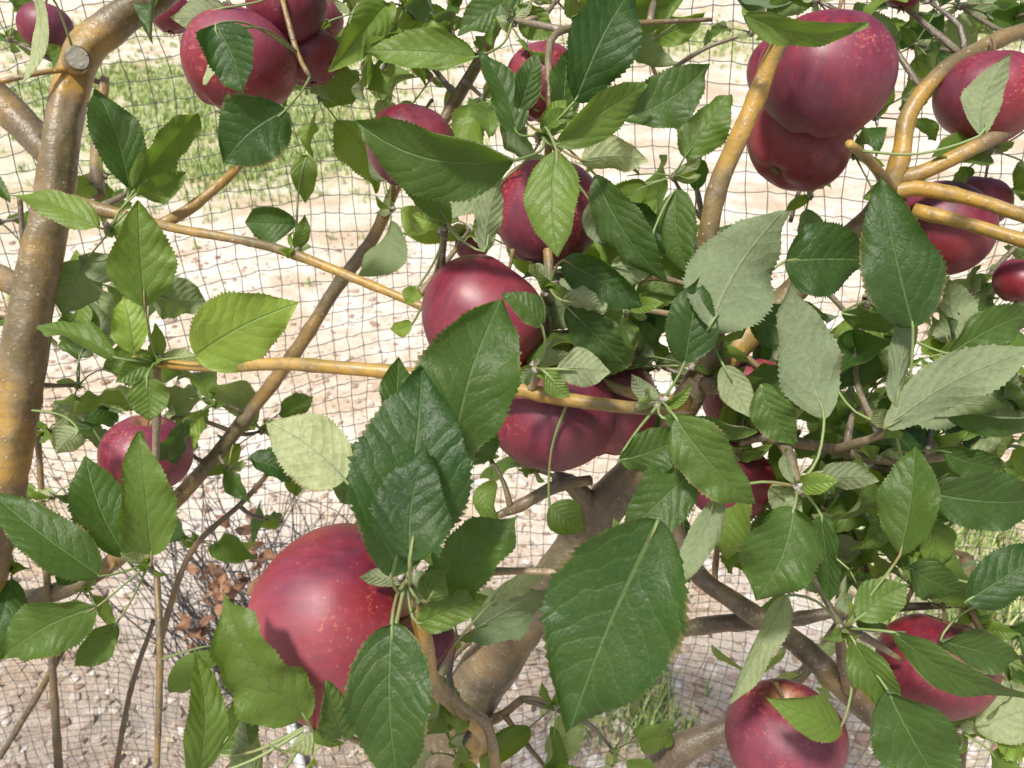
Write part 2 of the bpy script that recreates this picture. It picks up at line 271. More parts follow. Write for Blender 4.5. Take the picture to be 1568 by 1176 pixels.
def nearest(p, minr=0.0):
    return min(((q - p).length, i) for i, (q, r) in enumerate(BR) if r >= minr)
def leaf(base, tip, width, nrm, curl=0.1, fold=0.25, cup=0.0, tone=0.5, wav=0.05, twist=0.0, per=2, sh=0.85, hook=0.0, teeth=None):
    ax = tip - base; L = ax.length; ax.normalize(); n = (nrm - ax * nrm.dot(ax)).normalized(); sd = ax.cross(n)
    teeth = teeth or (random.randint(22, 28) if per < 3 else random.randint(26, 34)); nu = teeth * per
    vs = []; ts = []; cs = []; cols = [-1, -.86, -.6, -.32, -.06, .06, .32, .6, .86, 1]; nc = len(cols)
    ph = U(0, 6.28); ph2 = U(0, 6.28); fr = U(5, 12); sweep = U(-.13, .13); vo = U(0, 1)
    tonev = min(1, max(0, tone + U(-.05, .05))); dry = U(0, 1); tj = [U(.3, 1.4) for _ in range(teeth + 2)]; tk = [U(.3, 1.4) for _ in range(teeth + 2)]
    lobe = [(U(.0, .11), U(2, 5), U(0, 6)) for _ in range(2)]; shp = sh + U(-.12, .08); eup = [U(-.5, .9), U(-.5, .9)]
    wa = [U(.5, 1.6), U(.5, 1.6)]
    for i in range(nu + 1):
        t = i / nu
        h = max(0.0, math.sin(math.pi * min(1, t ** shp))) ** 0.72 * (1 - 0.08 * t) + 0.008
        if t > .80: h *= 1 - 0.42 * (t - .80) / .20
        ang = twist * (t - .3); s2 = sd * math.cos(ang) + n * math.sin(ang); n2 = n * math.cos(ang) - sd * math.sin(ang)
        cen = base + ax * (L * t) + n * (curl * L * (4 * t * (1 - t)) * 0.5 - hook * L * max(0, t - .55) ** 2 * 2.5) + sd * (sweep * L * math.sin(math.pi * t) * .6)
        kk = i // per; fr_ = (i % per) / per; saw = min(1, fr_ * (1.5 if per > 2 else 2))
        for v in cols:
            lb = lobe[0] if v < 0 else lobe[1]; eu = eup[0] if v < 0 else eup[1]
            hh = h * (1 + lb[0] * math.sin(lb[1] * t * 2 + lb[2]))
            if abs(v) == 1: hh *= 0.96 + 0.08 * saw * (tj if v < 0 else tk)[kk]
            x = v * hh * width * 0.5; w2 = width * 0.5
            z = fold * abs(x) * (1 - .4 * abs(v)) - cup * w2 * hh * v * v + wav * wa[v > 0] * width * v * v * (math.sin(fr * t + ph + (2 if v > 0 else 0)) + .5 * math.sin(fr * 2.3 * t + ph2 + v))
            loc = max(0, math.sin(3.1 * t + lb[2]))
            z += eu * w2 * hh * abs(v) ** 4 * .7 * loc
            x *= 1 - .38 * abs(eu) * abs(v) ** 3 * loc
            vs.append(cen + s2 * x + n2 * z); ts.append((t, v * hh * 1.0, vo)); cs.append((tonev, abs(v) if dry > .4 else .5 * abs(v), dry, 1))
    fs = [(i * nc + k, i * nc + k + 1, (i + 1) * nc + k + 1, (i + 1) * nc + k) for i in range(nu) for k in range(nc - 1)]
    mi_ = (nu // 2) * (nc - 1) + nc // 2 - 1
    a, b, c = vs[fs[mi_][0]], vs[fs[mi_][1]], vs[fs[mi_][2]]
    if (b - a).cross(c - a).dot(n) < 0: fs = [f[::-1] for f in fs]
    foli.add(vs, fs, cs, ts)
    return ax
def petiole(hub, base, ax, r=0.0008, tone=.6):
    d = (base - hub).length
    if d < 0.004: return
    mid = hub.lerp(base, .55) - ax * d * .10 + Vector((U(-1, 1), U(-1, 1), U(-1, 1))) * d * .04
    tube(pets, [hub, mid, base, base + ax * 0.01], [r * 1.3, r * .9, r, r * .5], 6, .006, (tone * U(.5, 1.3), 0, 0, 1), 0)
def bud(p, r):
    seg = 8; vs = []; sd = U(0, 99)
    for i in range(7):
        th = math.pi * i / 6
        for k in range(seg):
            f = 2 * math.pi * k / seg; dv = Vector((math.sin(th) * math.cos(f), math.sin(th) * math.sin(f), math.cos(th)))
            vs.append(p + dv * r * (1 + .7 * noise.noise(dv * 1.8 + Vector((sd, 0, 0)))))
    fs = [(i * seg + k, (i + 1) * seg + k, (i + 1) * seg + (k + 1) % seg, i * seg + (k + 1) % seg) for i in range(6) for k in range(seg)]
    buds.add(vs, fs, (0, 0, 0, 1))
HUBS = []
def stipules(p, n=3, size=.014):
    for _ in range(n):
        dr = Vector((U(-1, 1), U(-1, .4), U(-.3, 1))).normalized(); up = Vector((U(-1, 1), -1, U(0, 1))).normalized() * random.choice((1, -1))
        L = size * U(.8, 1.9)
        leaf(p, p + dr * L, L * U(.35, .6), up, U(.0, .4), U(.2, .7), 0, U(.3, .9), .08, U(-.6, .6), 1, .9, U(0, .4), teeth=14)
def hub(x, y, d, twig=True, n=4):
    random.seed(x * 7 + y)
    p = P(x, y, d); HUBS.append(p)
    if twig:
        dist, i = nearest(p); q = BR[i][0]
        if dist > .004:
            mid = p.lerp(q, .5) + Vector((U(-1, 1), U(-1, 1), U(-.5, 1))) * dist * .12
            rr = min(.0028, max(.0016, BR[i][1]))
            tube(wood, [p, mid, q], [.0018, rr * .9, rr * 1.1], 8, .006, (U(.1, .5), .15, 0, 1), .15, 0, True)
            for k in range(1, 4): BR.append((p.lerp(q, k / 4), .002))
    for _ in range(n): bud(p + Vector((U(-1, 1), U(-1, 1), U(-1, 1))) * .003, U(.0016, .003))
    stipules(p, 4)
for h in [(622, 888, .338), (1012, 615, .435), (1222, 745, .415), (1292, 962, .465), (240, 552, .495), (228, 862, .52), (820, 565, .43), (832, 205, .455), (842, 440, .455), (170, 350, .565),
          (1370, 655, .45), (682, 345, .47), (1090, 515, .46), (480, 1108, .38), (452, 385, .54), (1168, 640, .46), (200, 292, .6), (965, 470, .47), (785, 30, .5), (1345, 700, .5), (1545, 905, .5), (950, 880, .35), (1330, 460, .48)]:
    hub(*h)
def HL(bx, by, tx, ty, w, d, dt=0.0, roll=0, s=1, curl=.12, fold=.25, tone=.4, cup=0.0, wav=.07, twist=0.0, hook=0.0, pet=True, sh=.85):
    random.seed(bx * 31 + by * 17 + tx)
    b = P(bx, by, d); t = P(tx, ty, d + dt); ax = (t - b).normalized()
    n = (CAM - (b + t) / 2).normalized(); n = (n - ax * n.dot(ax)).normalized() * s
    n = Quaternion(ax, math.radians(roll)) @ n
    leaf(b, t, w * (d + dt * .5) / F, n, curl + U(-.15, .15), fold, cup, tone, wav, twist + U(-.6, .6), 3, sh, hook)
    if pet:
        hs = sorted(((h - b).length, i) for i, h in enumerate(HUBS))[0]
        if hs[0] < .085: h = HUBS[hs[1]]
        else: h = BR[nearest(b)[1]][0]
        petiole(h, b, ax)
# foreground spur over the big apple
HL(598, 884, 646, 560, 180, .300, .01, 12, tone=.0, fold=.15, wav=.06)
HL(628, 858, 652, 682, 122, .285, .005, -10, tone=.0, fold=.2)
HL(690, 700, 768, 455, 165, .335, .01, 15, tone=.12, fold=.2)
HL(598, 660, 610, 545, 60, .37, .01, 30, tone=.12)
HL(722, 712, 738, 622, 66, .38, .0, 0, tone=.1)
HL(1008, 795, 872, 1118, 225, .300, .005, -8, tone=.03, fold=.12, wav=.06, curl=.05)
HL(528, 735, 408, 645, 112, .36, .0, 10, s=-1, tone=1.0, fold=.1, curl=-.1)
HL(600, 955, 612, 1215, 135, .315, -.005, 12, tone=.08, fold=.2)
HL(468, 1098, 342, 902, 118, .325, -.010, -25, tone=.4, fold=.4, wav=.08)
HL(300, 1190, 298, 992, 66, .37, 0, 20, tone=.4, fold=.5)
HL(528, 1132, 500, 1042, 66, .315, -.01, 0, tone=.25)
HL(335, 1155, 392, 1052, 66, .39, 0, 10, tone=.3)
HL(390, 1210, 372, 1090, 60, .39, 0, 30, s=-1, tone=.4)
HL(662, 935, 792, 790, 105, .335, .0, -20, tone=.15, wav=.18, fold=.4)
HL(640, 955, 748, 912, 60, .33, .0, 20, tone=.4, wav=.08)
HL(655, 920, 680, 870, 50, .32, .0, 0, tone=.4)
HL(750, 925, 850, 868, 40, .42, .02, 40, s=-1, tone=.5)
HL(842, 775, 895, 815, 60, .47, .0, 0, tone=.4)
# left
HL(222, 470, 212, 306, 96, .47, -.01, 10, tone=.5, fold=.35, hook=.1)
HL(232, 455, 315, 462, 80, .5, .02, 30, s=-1, tone=.2)
HL(298, 545, 458, 463, 120, .48, 0, 15, tone=1.0, fold=.12)
HL(232, 850, 212, 660, 88, .49, -.01, -10, tone=.4, fold=.3)
HL(192, 852, 130, 698, 92, .52, 0, 10, tone=.15)
HL(152, 882, -12, 758, 88, .5, 0, 15, tone=.1)
HL(150, 928, 2, 1008, 100, .5, 0, -10, tone=.2)
HL(178, 955, 114, 1018, 50, .52, 0, 0, tone=.25)
HL(225, 578, 228, 645, 62, .48, 0, 0, tone=.4)
HL(206, 542, 188, 453, 58, .48, 0, 0, tone=.95)
HL(178, 548, 56, 500, 56, .48, 0, 30, tone=.4, fold=.4)
HL(150, 348, 8, 298, 60, .54, 0, 35, tone=.7)
HL(198, 292, 145, 135, 76, .57, 0, 20, tone=.1, fold=.4)
HL(205, 292, 308, 163, 66, .56, 0, 30, tone=.4)
HL(210, 296, 285, 262, 50, .56, .0, 30, tone=.35)
HL(438, 168, 342, 250, 112, .49, 0, 0, tone=.06, fold=.2)
HL(330, 38, 372, 142, 92, .47, 0, 20, tone=.05, fold=.3)
HL(350, 45, 312, 130, 40, .475, 0, 50, s=-1, tone=.9)
HL(470, 238, 468, 310, 42, .56, 0, 0, tone=.55)
HL(455, 345, 376, 340, 66, .55, 0, 10, tone=.15)
HL(345, 12, 262, 28, 58, .53, 0, 0, s=-1, tone=.5)
HL(50, -30, 32, 130, 30, .5, 0, 50, s=-1, tone=.9)
HL(130, 400, 95, 480, 80, .6, 0, 0, s=-1, tone=.3)
HL(182, 400, 120, 395, 70, .6, 0, 20, s=-1, tone=.3)
HL(120, 660, 85, 695, 55, .55, 0, 0, s=-1, tone=.7)
HL(250, 720, 290, 640, 50, .6, 0, 30, tone=.1)
HL(640, 440, 622, 466, 30, .5, 0, 0, tone=.8)
HL(632, 495, 598, 505, 28, .5, 0, 0, tone=.95)
HL(345, 1000, 260, 1060, 50, .6, .02, 20, tone=.3)
# top middle
HL(728, 88, 560, 78, 70, .47, 0, 25, tone=.5, fold=.35)
HL(788, 245, 545, 185, 132, .41, 0, -25, tone=.2, fold=.3, curl=.25)
HL(688, 345, 600, 205, 66, .43, 0, 30, tone=.2, fold=.4)
HL(742, 385, 768, 268, 52, .46, 0, 30, s=-1, tone=.5)
HL(852, 230, 853, 390, 92, .40, -.01, 0, tone=.6, fold=.25, cup=.2, hook=.1)
HL(880, 155, 972, -25, 112, .43, 0, 15, tone=.0, fold=.25)
HL(852, 222, 990, 128, 76, .43, 0, 20, tone=.45, fold=.3)
HL(955, 185, 1088, 98, 86, .45, 0, -15, tone=.1)
HL(792, 205, 735, 78, 66, .45, 0, 20, tone=.1)
HL(795, 170, 822, 80, 46, .45, 0, 20, tone=.1)
HL(860, 190, 870, 70, 60, .46, 0, 30, tone=.1)
HL(890, 245, 992, 245, 66, .45, 0, 20, s=-1, tone=.9)
HL(912, 268, 1022, 432, 80, .46, 0, 20, tone=.1, curl=.3)
HL(1035, 290, 1062, 432, 70, .48, 0, 20, tone=.2)
HL(770, 275, 640, 320, 60, .5, .01, 30, s=-1, tone=.4)
HL(905, 310, 935, 375, 60, .47, 0, 0, s=-1, tone=.3)
HL(1000, 60, 1080, 20, 50, .55, 0, 20, tone=.6)
HL(800, -10, 700, 55, 60, .5, 0, 10, tone=.15)
HL(790, 10, 850, 60, 50, .5, 0, 20, tone=.5)
HL(1140, 22, 1330, 34, 52, .41, 0, 30, tone=.5)
# middle and right
HL(862, 398, 985, 470, 80, .44, 0, 10, tone=.03)
HL(868, 470, 960, 560, 74, .45, 0, 20, tone=.03)
HL(860, 460, 930, 470, 46, .43, 0, 30, s=-1, tone=.4)
HL(935, 408, 1005, 408, 56, .46, 0, 0, s=-1, tone=.7)
HL(830, 500, 768, 450, 50, .40, 0, 30, tone=.15, curl=.4)
HL(852, 565, 935, 570, 62, .41, 0, 10, s=-1, tone=.5)
HL(835, 570, 872, 608, 36, .41, 0, 0, tone=.5)
HL(1085, 502, 1200, 322, 158, .42, 0, 8, s=-1, tone=.22, fold=.15)
HL(1202, 400, 1330, 398, 122, .46, 0, 0, tone=.08)
HL(1262, 642, 1212, 430, 104, .42, 0, 8, s=-1, tone=.25, fold=.2)
HL(1398, 502, 1348, 272, 118, .41, 0, 15, tone=.0, curl=.3, twist=.4)
HL(1372, 620, 1402, 440, 50, .42, 0, 40, s=-1, tone=.2)
HL(1355, 655, 1590, 532, 88, .42, 0, 20, s=-1, tone=.3, fold=.2)
HL(1452, 542, 1600, 475, 66, .46, 0, 20, tone=.2)
HL(1425, 755, 1600, 762, 100, .45, 0, 20, tone=.03)
HL(1478, 922, 1610, 840, 84, .46, 0, 10, tone=.03)
HL(1378, 850, 1402, 680, 92, .44, 0, -20, tone=.2, fold=.4)
HL(1216, 778, 1158, 920, 128, .40, 0, -10, tone=.2, wav=.13)
HL(1035, 640, 1155, 772, 96, .40, 0, 15, tone=.25, fold=.3)
HL(1048, 556, 1068, 425, 82, .43, 0, 10, tone=.08)
HL(948, 705, 1052, 665, 74, .42, 0, 20, tone=.15)
HL(1062, 722, 955, 822, 92, .42, 0, 0, tone=.1)
HL(1015, 640, 1160, 660, 50, .41, 0, 40, tone=.25)
HL(1102, 755, 1035, 900, 54, .40, 0, 30, s=-1, tone=.3)
HL(1258, 790, 1272, 925, 62, .42, 0, 40, tone=.1)
HL(1205, 912, 1118, 1078, 62, .45, 0, 30, s=-1, tone=.5)
HL(1288, 1112, 1172, 1068, 66, .44, -.01, 10, tone=.5)
HL(1358, 1055, 1450, 1215, 128, .44, 0, 10, tone=.12)
HL(1308, 982, 1372, 1095, 66, .45, 0, 30, tone=.3)
HL(1368, 968, 1585, 1070, 62, .44, 0, 30, tone=.15)
HL(1312, 948, 1388, 895, 66, .45, 0, 0, tone=.4)
HL(1500, 208, 1548, 82, 60, .44, 0, 20, s=-1, tone=.4)
HL(1392, 870, 1470, 905, 70, .5, 0, 10, tone=.12)
HL(1165, 590, 1220, 680, 66, .44, 0, 10, tone=.2)
HL(1150, 480, 1240, 520, 70, .48, 0, 0, tone=.1)
HL(1280, 590, 1320, 500, 90, .48, 0, 10, tone=.06)
HL(1108, 560, 1150, 640, 50, .44, 0, 0, s=-1, tone=.6)
HL(1290, 480, 1390, 495, 46, .45, 0, 40, tone=.3)
HL(1450, 640, 1600, 640, 50, .46, 0, 30, tone=.15)
HL(1440, 690, 1540, 715, 60, .47, 0, 10, tone=.15)
HL(1245, 745, 1345, 735, 60, .46, 0, 40, s=-1, tone=.35)
HL(1180, 745, 1230, 790, 50, .42, 0, 20, s=-1, tone=.6)
HL(1440, 980, 1560, 1010, 70, .5, 0, 20, tone=.1)

# ---- random spurs in real 3-D
def spur(x, y, d, n, tone=.3, size=1.0):
    random.seed(x * 13 + y * 5 + 3)
    p = P(x, y, d + U(-.02, .02)); dist, i = nearest(p); q = BR[i][0]
    mid = p.lerp(q, .5) + Vector((U(-1, 1), U(-1, 1), U(-.5, 1))) * dist * .15
    tube(wood, [p, mid, q], [.0013, .0018, .0024], 6, .01, (U(.0, .4), .1, 0, 1), .12, 0, True)
    bud(p, .003); stipules(p, 3)
    out = (p - q).normalized() if dist > .01 else Vector((0, 0, 1))
    st = tone + U(-.22, .25)
    for k in range(n):
        dr = (Vector((U(-1, 1), U(-.9, .9), U(-.8, .9))).normalized() * 1.0 + out * .4 + Vector((0, 0, .1))).normalized()
        pl = U(.010, .030) * size; L = U(.028, .068) * size; b = p + dr * pl
        dr2 = (dr + Vector((U(-.3, .3), U(-.3, .3), U(-.8, .1)))).normalized()
        up = (Vector((0, -.35, 1)) + Vector((U(-1, 1), U(-1, 1), U(-1, .6))) * 1.1).normalized()
        if U(0, 1) < .28: up = -up
        if abs(up.dot(dr2)) > .93: up = Vector((.5, -.8, .2)).normalized()
        leaf(b, b + dr2 * L, L * U(.46, .68), up, U(-.1, .4), U(.0, .8), U(-.1, .25), min(1, max(0, st + U(-.25, .35))), U(.05, .18), U(-1.3, 1.3), 2, .85, U(0, .6))
        petiole(p, b, dr2, .0007)
for a in [(160, 270, .68, 3), (125, 430, .66, 4), (75, 660, .68, 4), (120, 590, .62, 4), (330, 620, .68, 4), (350, 720, .72, 4), (20, 870, .65, 4), (290, 690, .7, 4), (15, 60, .68, 4), (-10, 560, .68, 3), (0, 340, .70, 3),
          (80, 760, .7, 4), (300, 830, .75, 3), (400, 660, .72, 3), (430, 800, .75, 2), (130, 900, .7, 3), (200, 760, .66, 4), (250, 640, .68, 3),
          (330, -10, .62, 5), (540, 20, .62, 6), (490, 150, .66, 3), (570, 120, .64, 4), (620, 10, .6, 6), (690, 50, .58, 5), (760, 10, .56, 5), (850, 0, .52, 6), (940, 20, .56, 4), (1000, 60, .6, 4), (1030, 270, .62, 4), (600, 320, .66, 4), (660, 120, .66, 4), (740, 150, .6, 4),
          (1250, 0, .58, 4), (1150, 50, .66, 3), (1400, 70, .62, 6), (1470, 10, .62, 6), (1550, 30, .6, 5), (1520, 230, .6, 4), (1310, 240, .6, 4), (1340, 180, .62, 3), (1420, 0, .55, 4),
          (900, 330, .56, 5), (970, 440, .52, 6), (920, 500, .52, 6), (1030, 480, .56, 5), (1000, 370, .6, 4), (1120, 580, .52, 6), (1200, 600, .55, 6), (1280, 540, .56, 7), (1350, 470, .62, 3), (1320, 620, .52, 6), (1420, 480, .62, 5), (1490, 450, .6, 4), (1480, 570, .56, 6), (1500, 680, .56, 6), (1420, 680, .52, 6), (1300, 700, .55, 6), (1130, 700, .55, 5), (1560, 580, .55, 4),
          (1240, 830, .52, 5), (1320, 850, .6, 5), (1450, 830, .6, 5), (1540, 800, .58, 5), (1400, 900, .57, 5), (1200, 900, .62, 4), (1500, 960, .57, 5), (1470, 1120, .55, 6), (1550, 1060, .55, 5), (850, 1080, .62, 3), (940, 1150, .62, 3), (820, 720, .6, 4), (750, 700, .58, 4), (700, 1160, .52, 4), (840, 1180, .6, 3), (1250, 1010, .64, 3), (700, 980, .5, 4), (1080, 820, .62, 3), (1400, 1150, .58, 4), (1180, 480, .58, 5), (1240, 300, .62, 3), (1230, 690, .6, 5), (1350, 780, .6, 5), (640, 640, .5, 2), (720, 350, .56, 3),
          (1060, 560, .5, 4), (1380, 560, .56, 5), (1260, 780, .58, 4), (1540, 440, .62, 4), (1060, 350, .62, 3), (1400, 760, .56, 5), (1340, 560, .58, 5), (1010, 560, .54, 4), (900, 420, .54, 4), (1150, 790, .6, 4), (1440, 620, .6, 5), (1300, 800, .58, 4), (960, 640, .58, 3),
          (1650, 300, .6, 6), (1660, 700, .58, 6), (1650, 1000, .58, 6), (-80, 500, .66, 6), (-90, 900, .68, 6), (500, -90, .62, 5), (900, -90, .56, 5), (1300, -90, .58, 5)]:
    spur(*a, tone=.30)
wood.make('limbs_and_twigs', [BARK], tree)
foli.make('foliage', [LEAF], tree)
pets.make('leaf_stalks', [PET], tree)
buds.make('spur_buds', [WOOL], tree)

# ------------------------------------------------------------------ apples
def apple(x, y, diam, d, ax=(0.1, .9, .2), h=.90, k=1.0):
    random.seed(x + y)
    R = diam / 2 * d / F; mb = MB(); nt_, ns = 40, 56; vs = []; ts = []; fs = []; a5 = U(0, 6); lo = U(-.02, .02)
    for i in range(nt_ + 1):
        th = math.pi * i / nt_
        for j in range(ns):
            f = 2 * math.pi * j / ns
            r = R * math.sin(th) * (1 + .04 * math.cos(th)) * (1 + lo * math.cos(f * 2 + a5) + .012 * math.cos(5 * f + a5))
            z = h * R * math.cos(th) * (1 + .035 * math.sin(f + a5))
            if th < math.pi / 2: z -= .30 * R * math.exp(-(r / (.21 * R)) ** 2)
            else: z += .16 * R * math.exp(-(r / (.22 * R)) ** 2) + .03 * R * math.cos(5 * f + a5) * math.exp(-((r / R - .4) / .2) ** 2)
            vs.append((r * math.cos(f), r * math.sin(f), z)); ts.append((i / nt_, j / ns, 0))
    fs = [(i * ns + j, (i + 1) * ns + j, (i + 1) * ns + (j + 1) % ns, i * ns + (j + 1) % ns) for i in range(nt_) for j in range(ns)]
    mb.add(vs, fs, (0, 0, 0, 1), ts, 0)
    z0 = h * R - .30 * R
    tube(mb, [Vector((0, 0, z0 - .002)), Vector((.0008, 0, z0 + .006)), Vector((.003, .001, z0 + .014)), Vector((.006, .001, z0 + .020))], [.0011, .0010, .0011, .0016], 7, .003, (0, 0, 0, 1), .1, 1)
    for q in range(5):
        f = q * 1.2566 + a5; zb = -h * R + .155 * R; c, s = math.cos(f), math.sin(f); e = .0045
        mb.add([(c * .001 - s * .0015, s * .001 + c * .0015, zb), (c * .001 + s * .0015, s * .001 - c * .0015, zb), (c * e, s * e, zb - .005), (c * e * .6, s * e * .6, zb - .002)], [(0, 1, 2), (0, 2, 3), (1, 3, 2)], (0, 0, 0, 1), None, 1)
    ob = mb.make('apple', [APP, STEM])
    A = (RT * ax[0] + UP * ax[1] - FW * ax[2]).normalized()
    ob.rotation_mode = 'QUATERNION'; ob.rotation_quaternion = Vector((0, 0, 1)).rotation_difference(A) @ Quaternion((0, 0, 1), U(0, 6.28))
    ob.location = P(x, y, d)
for a in [(518, 955, 296, .375, (.85, .1, .25), .88), (648, 985, 100, .42, (0, .9, .1)), (843, 632, 200, .50, (.25, .85, .3)), (925, 622, 170, .545, (-.2, .9, 0)),
          (740, 484, 196, .485, (.5, .8, .1)), (838, 325, 168, .52, (.1, .95, .1), .98), (630, 228, 142, .58, (.3, .9, 0), .9), (700, 285, 70, .60),
          (1264, 116, 203, .485, (.12, .93, .30), .92), (1223, 218, 158, .54, (.6, .7, -.2)), (1215, 112, 140, .60), (366, 96, 172, .56, (.3, .9, .1)), (472, 86, 98, .60, (-.1, .9, .2)),
          (438, 8, 122, .57), (70, 42, 78, .68), (225, 697, 134, .62), (1202, 1130, 180, .52, (-.1, .9, .3)), (1432, 1020, 170, .53, (.2, .9, 0)), (1512, 150, 152, .55),
          (1440, 352, 156, .60, (.3, .9, 0)), (1500, 310, 90, .63), (1562, 430, 76, .58), (1118, 738, 134, .56), (1150, 610, 150, .58, (.2, .9, 0)),
          (832, 128, 118, .60, (0, .9, .1), 1.0), (1385, -14, 60, .55), (262, 20, 66, .68), (722, 378, 52, .62), (480, 30, 90, .64)]:
    apple(*a)
random.seed(5)
# ------------------------------------------------------------------ bird netting
net = MB(); c = .0215; nx, nz = 132, 82; nodes = {}
for i in range(nx):
    for j in range(nz):
        x = (i - nx / 2) * c; z = .0 + j * c
        q = Vector((x * 2.2, z * 2.2, 3.1)); q2 = Vector((x * 9, z * 9, 7.7))
        dx = .06 * noise.noise(q) + .012 * noise.noise(q2) + U(-1, 1) * .0018
        dz = .07 * noise.noise(q + Vector((9, 3, 0))) + .012 * noise.noise(q2 + Vector((5, 0, 2))) + U(-1, 1) * .0018
        dy = .10 * noise.noise(Vector((x * 1.5, z * 1.2, 0))) + .014 * noise.noise(q2 * .6) + .03 * math.sin(x * 7 + z * 2)
        nodes[i, j] = Vector((x + dx, .98 + dy, max(.004, z + dz)))
def strand(pts, r):
    vs = []
    for k, p in enumerate(pts):
        t = (pts[min(k + 1, len(pts) - 1)] - pts[max(k - 1, 0)]).normalized(); a = t.cross(Vector((0, 1, 0))).normalized(); b = t.cross(a)
        for s in range(3):
            th = s * 2.0944; vs.append(p + (a * math.cos(th) + b * math.sin(th)) * r)
    n = len(pts); net.add(vs, [(k * 3 + s, k * 3 + (s + 1) % 3, k * 3 + 3 + (s + 1) % 3, k * 3 + 3 + s) for k in range(n - 1) for s in range(3)], (0, 0, 0, 1))
def sagged(ps, g):
    out = []
    for a, b in zip(ps, ps[1:]):
        out.append(a); out.append((a + b) / 2 + Vector((g * U(-.4, .4), U(-.001, .001), -g * U(.4, 1))))
    return out + [ps[-1]]
for i in range(nx): strand([nodes[i, j] for j in range(nz)], .00066)
for j in range(nz): strand(sagged([nodes[i, j] for i in range(nx)], .0018), .00066)
net.make('bird_netting', [NETM])

# ------------------------------------------------------------------ ground
gp = [(330, 180, 1.6, 1.0), (180, 130, 1.4, .9), (480, 215, 1.1, .9), (360, 260, .5, .7), (1040, 60, 1.8, .6), (1540, 1000, .30, .9), (1480, 860, .3, .7), (620, 90, 1.0, .35), (980, 1100, .10, .35), (60, 60, 2.0, .5), (1560, 60, 1.4, .25)]
gpw = [(G(x, y), r, s) for x, y, r, s in gp]
def axis(lo, hi, step, far):
    a = list(np.arange(lo, hi + 1e-6, step)); s = step; v = hi
    while v < far: s *= 1.35; v += s; a.append(v)
    s = step; v = lo; 
    while v > -far: s *= 1.35; v -= s; a.insert(0, v)
    return a
xs = axis(-5, 5, .08, 300); ys = axis(.2, 12, .08, 300)
gm = MB(); vs = []; cs = []
def gh(x, y): return .02 * noise.noise(Vector((x * 1.3, y * 1.3, 0))) + .006 * noise.noise(Vector((x * 6, y * 6, 4)))
for y in ys:
    for x in xs:
        g = 0
        for p, r, s in gpw:
            g = max(g, s * math.exp(-((x - p.x) ** 2 + ((y - p.y) * .8) ** 2) / (r * r)))
        dk = max(0, min(1, (2.2 - y) / 1.2)) * (.5 if x > -.2 else 1.0)  # darker near ground: dry dirt, with the tree's shade painted into the colour
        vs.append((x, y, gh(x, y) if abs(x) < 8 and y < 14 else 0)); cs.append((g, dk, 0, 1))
W = len(xs)
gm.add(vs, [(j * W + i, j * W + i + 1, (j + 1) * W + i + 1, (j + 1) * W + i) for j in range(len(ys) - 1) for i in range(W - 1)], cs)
m, nt, o = mat('sandy_ground'); co = N(nt, 'ShaderNodeTexCoord').outputs['Object']
tc = N(nt, 'ShaderNodeSeparateColor', {0: ATT(nt, 'tint').outputs['Color']}).outputs
a1 = NOISE(nt, co, 1.6, 3, .6); a2 = NOISE(nt, co, 12, 4, .65); a3 = NOISE(nt, co, 90, 3, .7)
cc = MX(nt, RAMP(nt, a1, [(.40, 0.), (.58, 1.)]), (.55, .42, .28), (.77, .69, .59))
cc = MX(nt, RAMP(nt, a2, [(.48, 0.), (.64, .6)]), cc, (.46, .33, .21))
cc = MX(nt, RAMP(nt, a3, [(.52, 0.), (.66, .7)]), cc, (.84, .77, .69))
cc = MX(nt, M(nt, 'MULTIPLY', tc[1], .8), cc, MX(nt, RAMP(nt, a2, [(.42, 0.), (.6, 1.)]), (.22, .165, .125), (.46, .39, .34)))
gf = M(nt, 'MULTIPLY', tc[0], RAMP(nt, M(nt, 'ADD', M(nt, 'MULTIPLY', a2, .6), M(nt, 'MULTIPLY', a1, .5)), [(.42, .2), (.60, 1.)]))
cc = MX(nt, gf, cc, MX(nt, RAMP(nt, a3, [(.4, 0.), (.6, 1.)]), (.20, .29, .08), (.44, .48, .19)))
b = N(nt, 'ShaderNodeBump', {'Height': M(nt, 'ADD', a2, M(nt, 'MULTIPLY', a3, .5)), 'Strength': .7, 'Distance': .03})
pr = N(nt, 'ShaderNodeBsdfPrincipled', {'Base Color': cc, 'Roughness': .9, 'Normal': b.outputs[0]}); nt.links.new(pr.outputs[0], o.inputs[0])
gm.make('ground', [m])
gr = MB(); ico = [Vector(v).normalized() for v in [(0, 0, 1), (.9, 0, .45), (.28, .85, .45), (-.72, .53, .45), (-.72, -.53, .45), (.28, -.85, .45), (.72, .53, -.45), (-.28, .85, -.45), (-.9, 0, -.45), (-.28, -.85, -.45), (.72, -.53, -.45), (0, 0, -1)]]
icf = [(0, 1, 2), (0, 2, 3), (0, 3, 4), (0, 4, 5), (0, 5, 1), (1, 6, 2), (2, 7, 3), (3, 8, 4), (4, 9, 5), (5, 10, 1), (6, 7, 2), (7, 8, 3), (8, 9, 4), (9, 10, 5), (10, 6, 1), (11, 7, 6), (11, 8, 7), (11, 9, 8), (11, 10, 9), (11, 6, 10)]
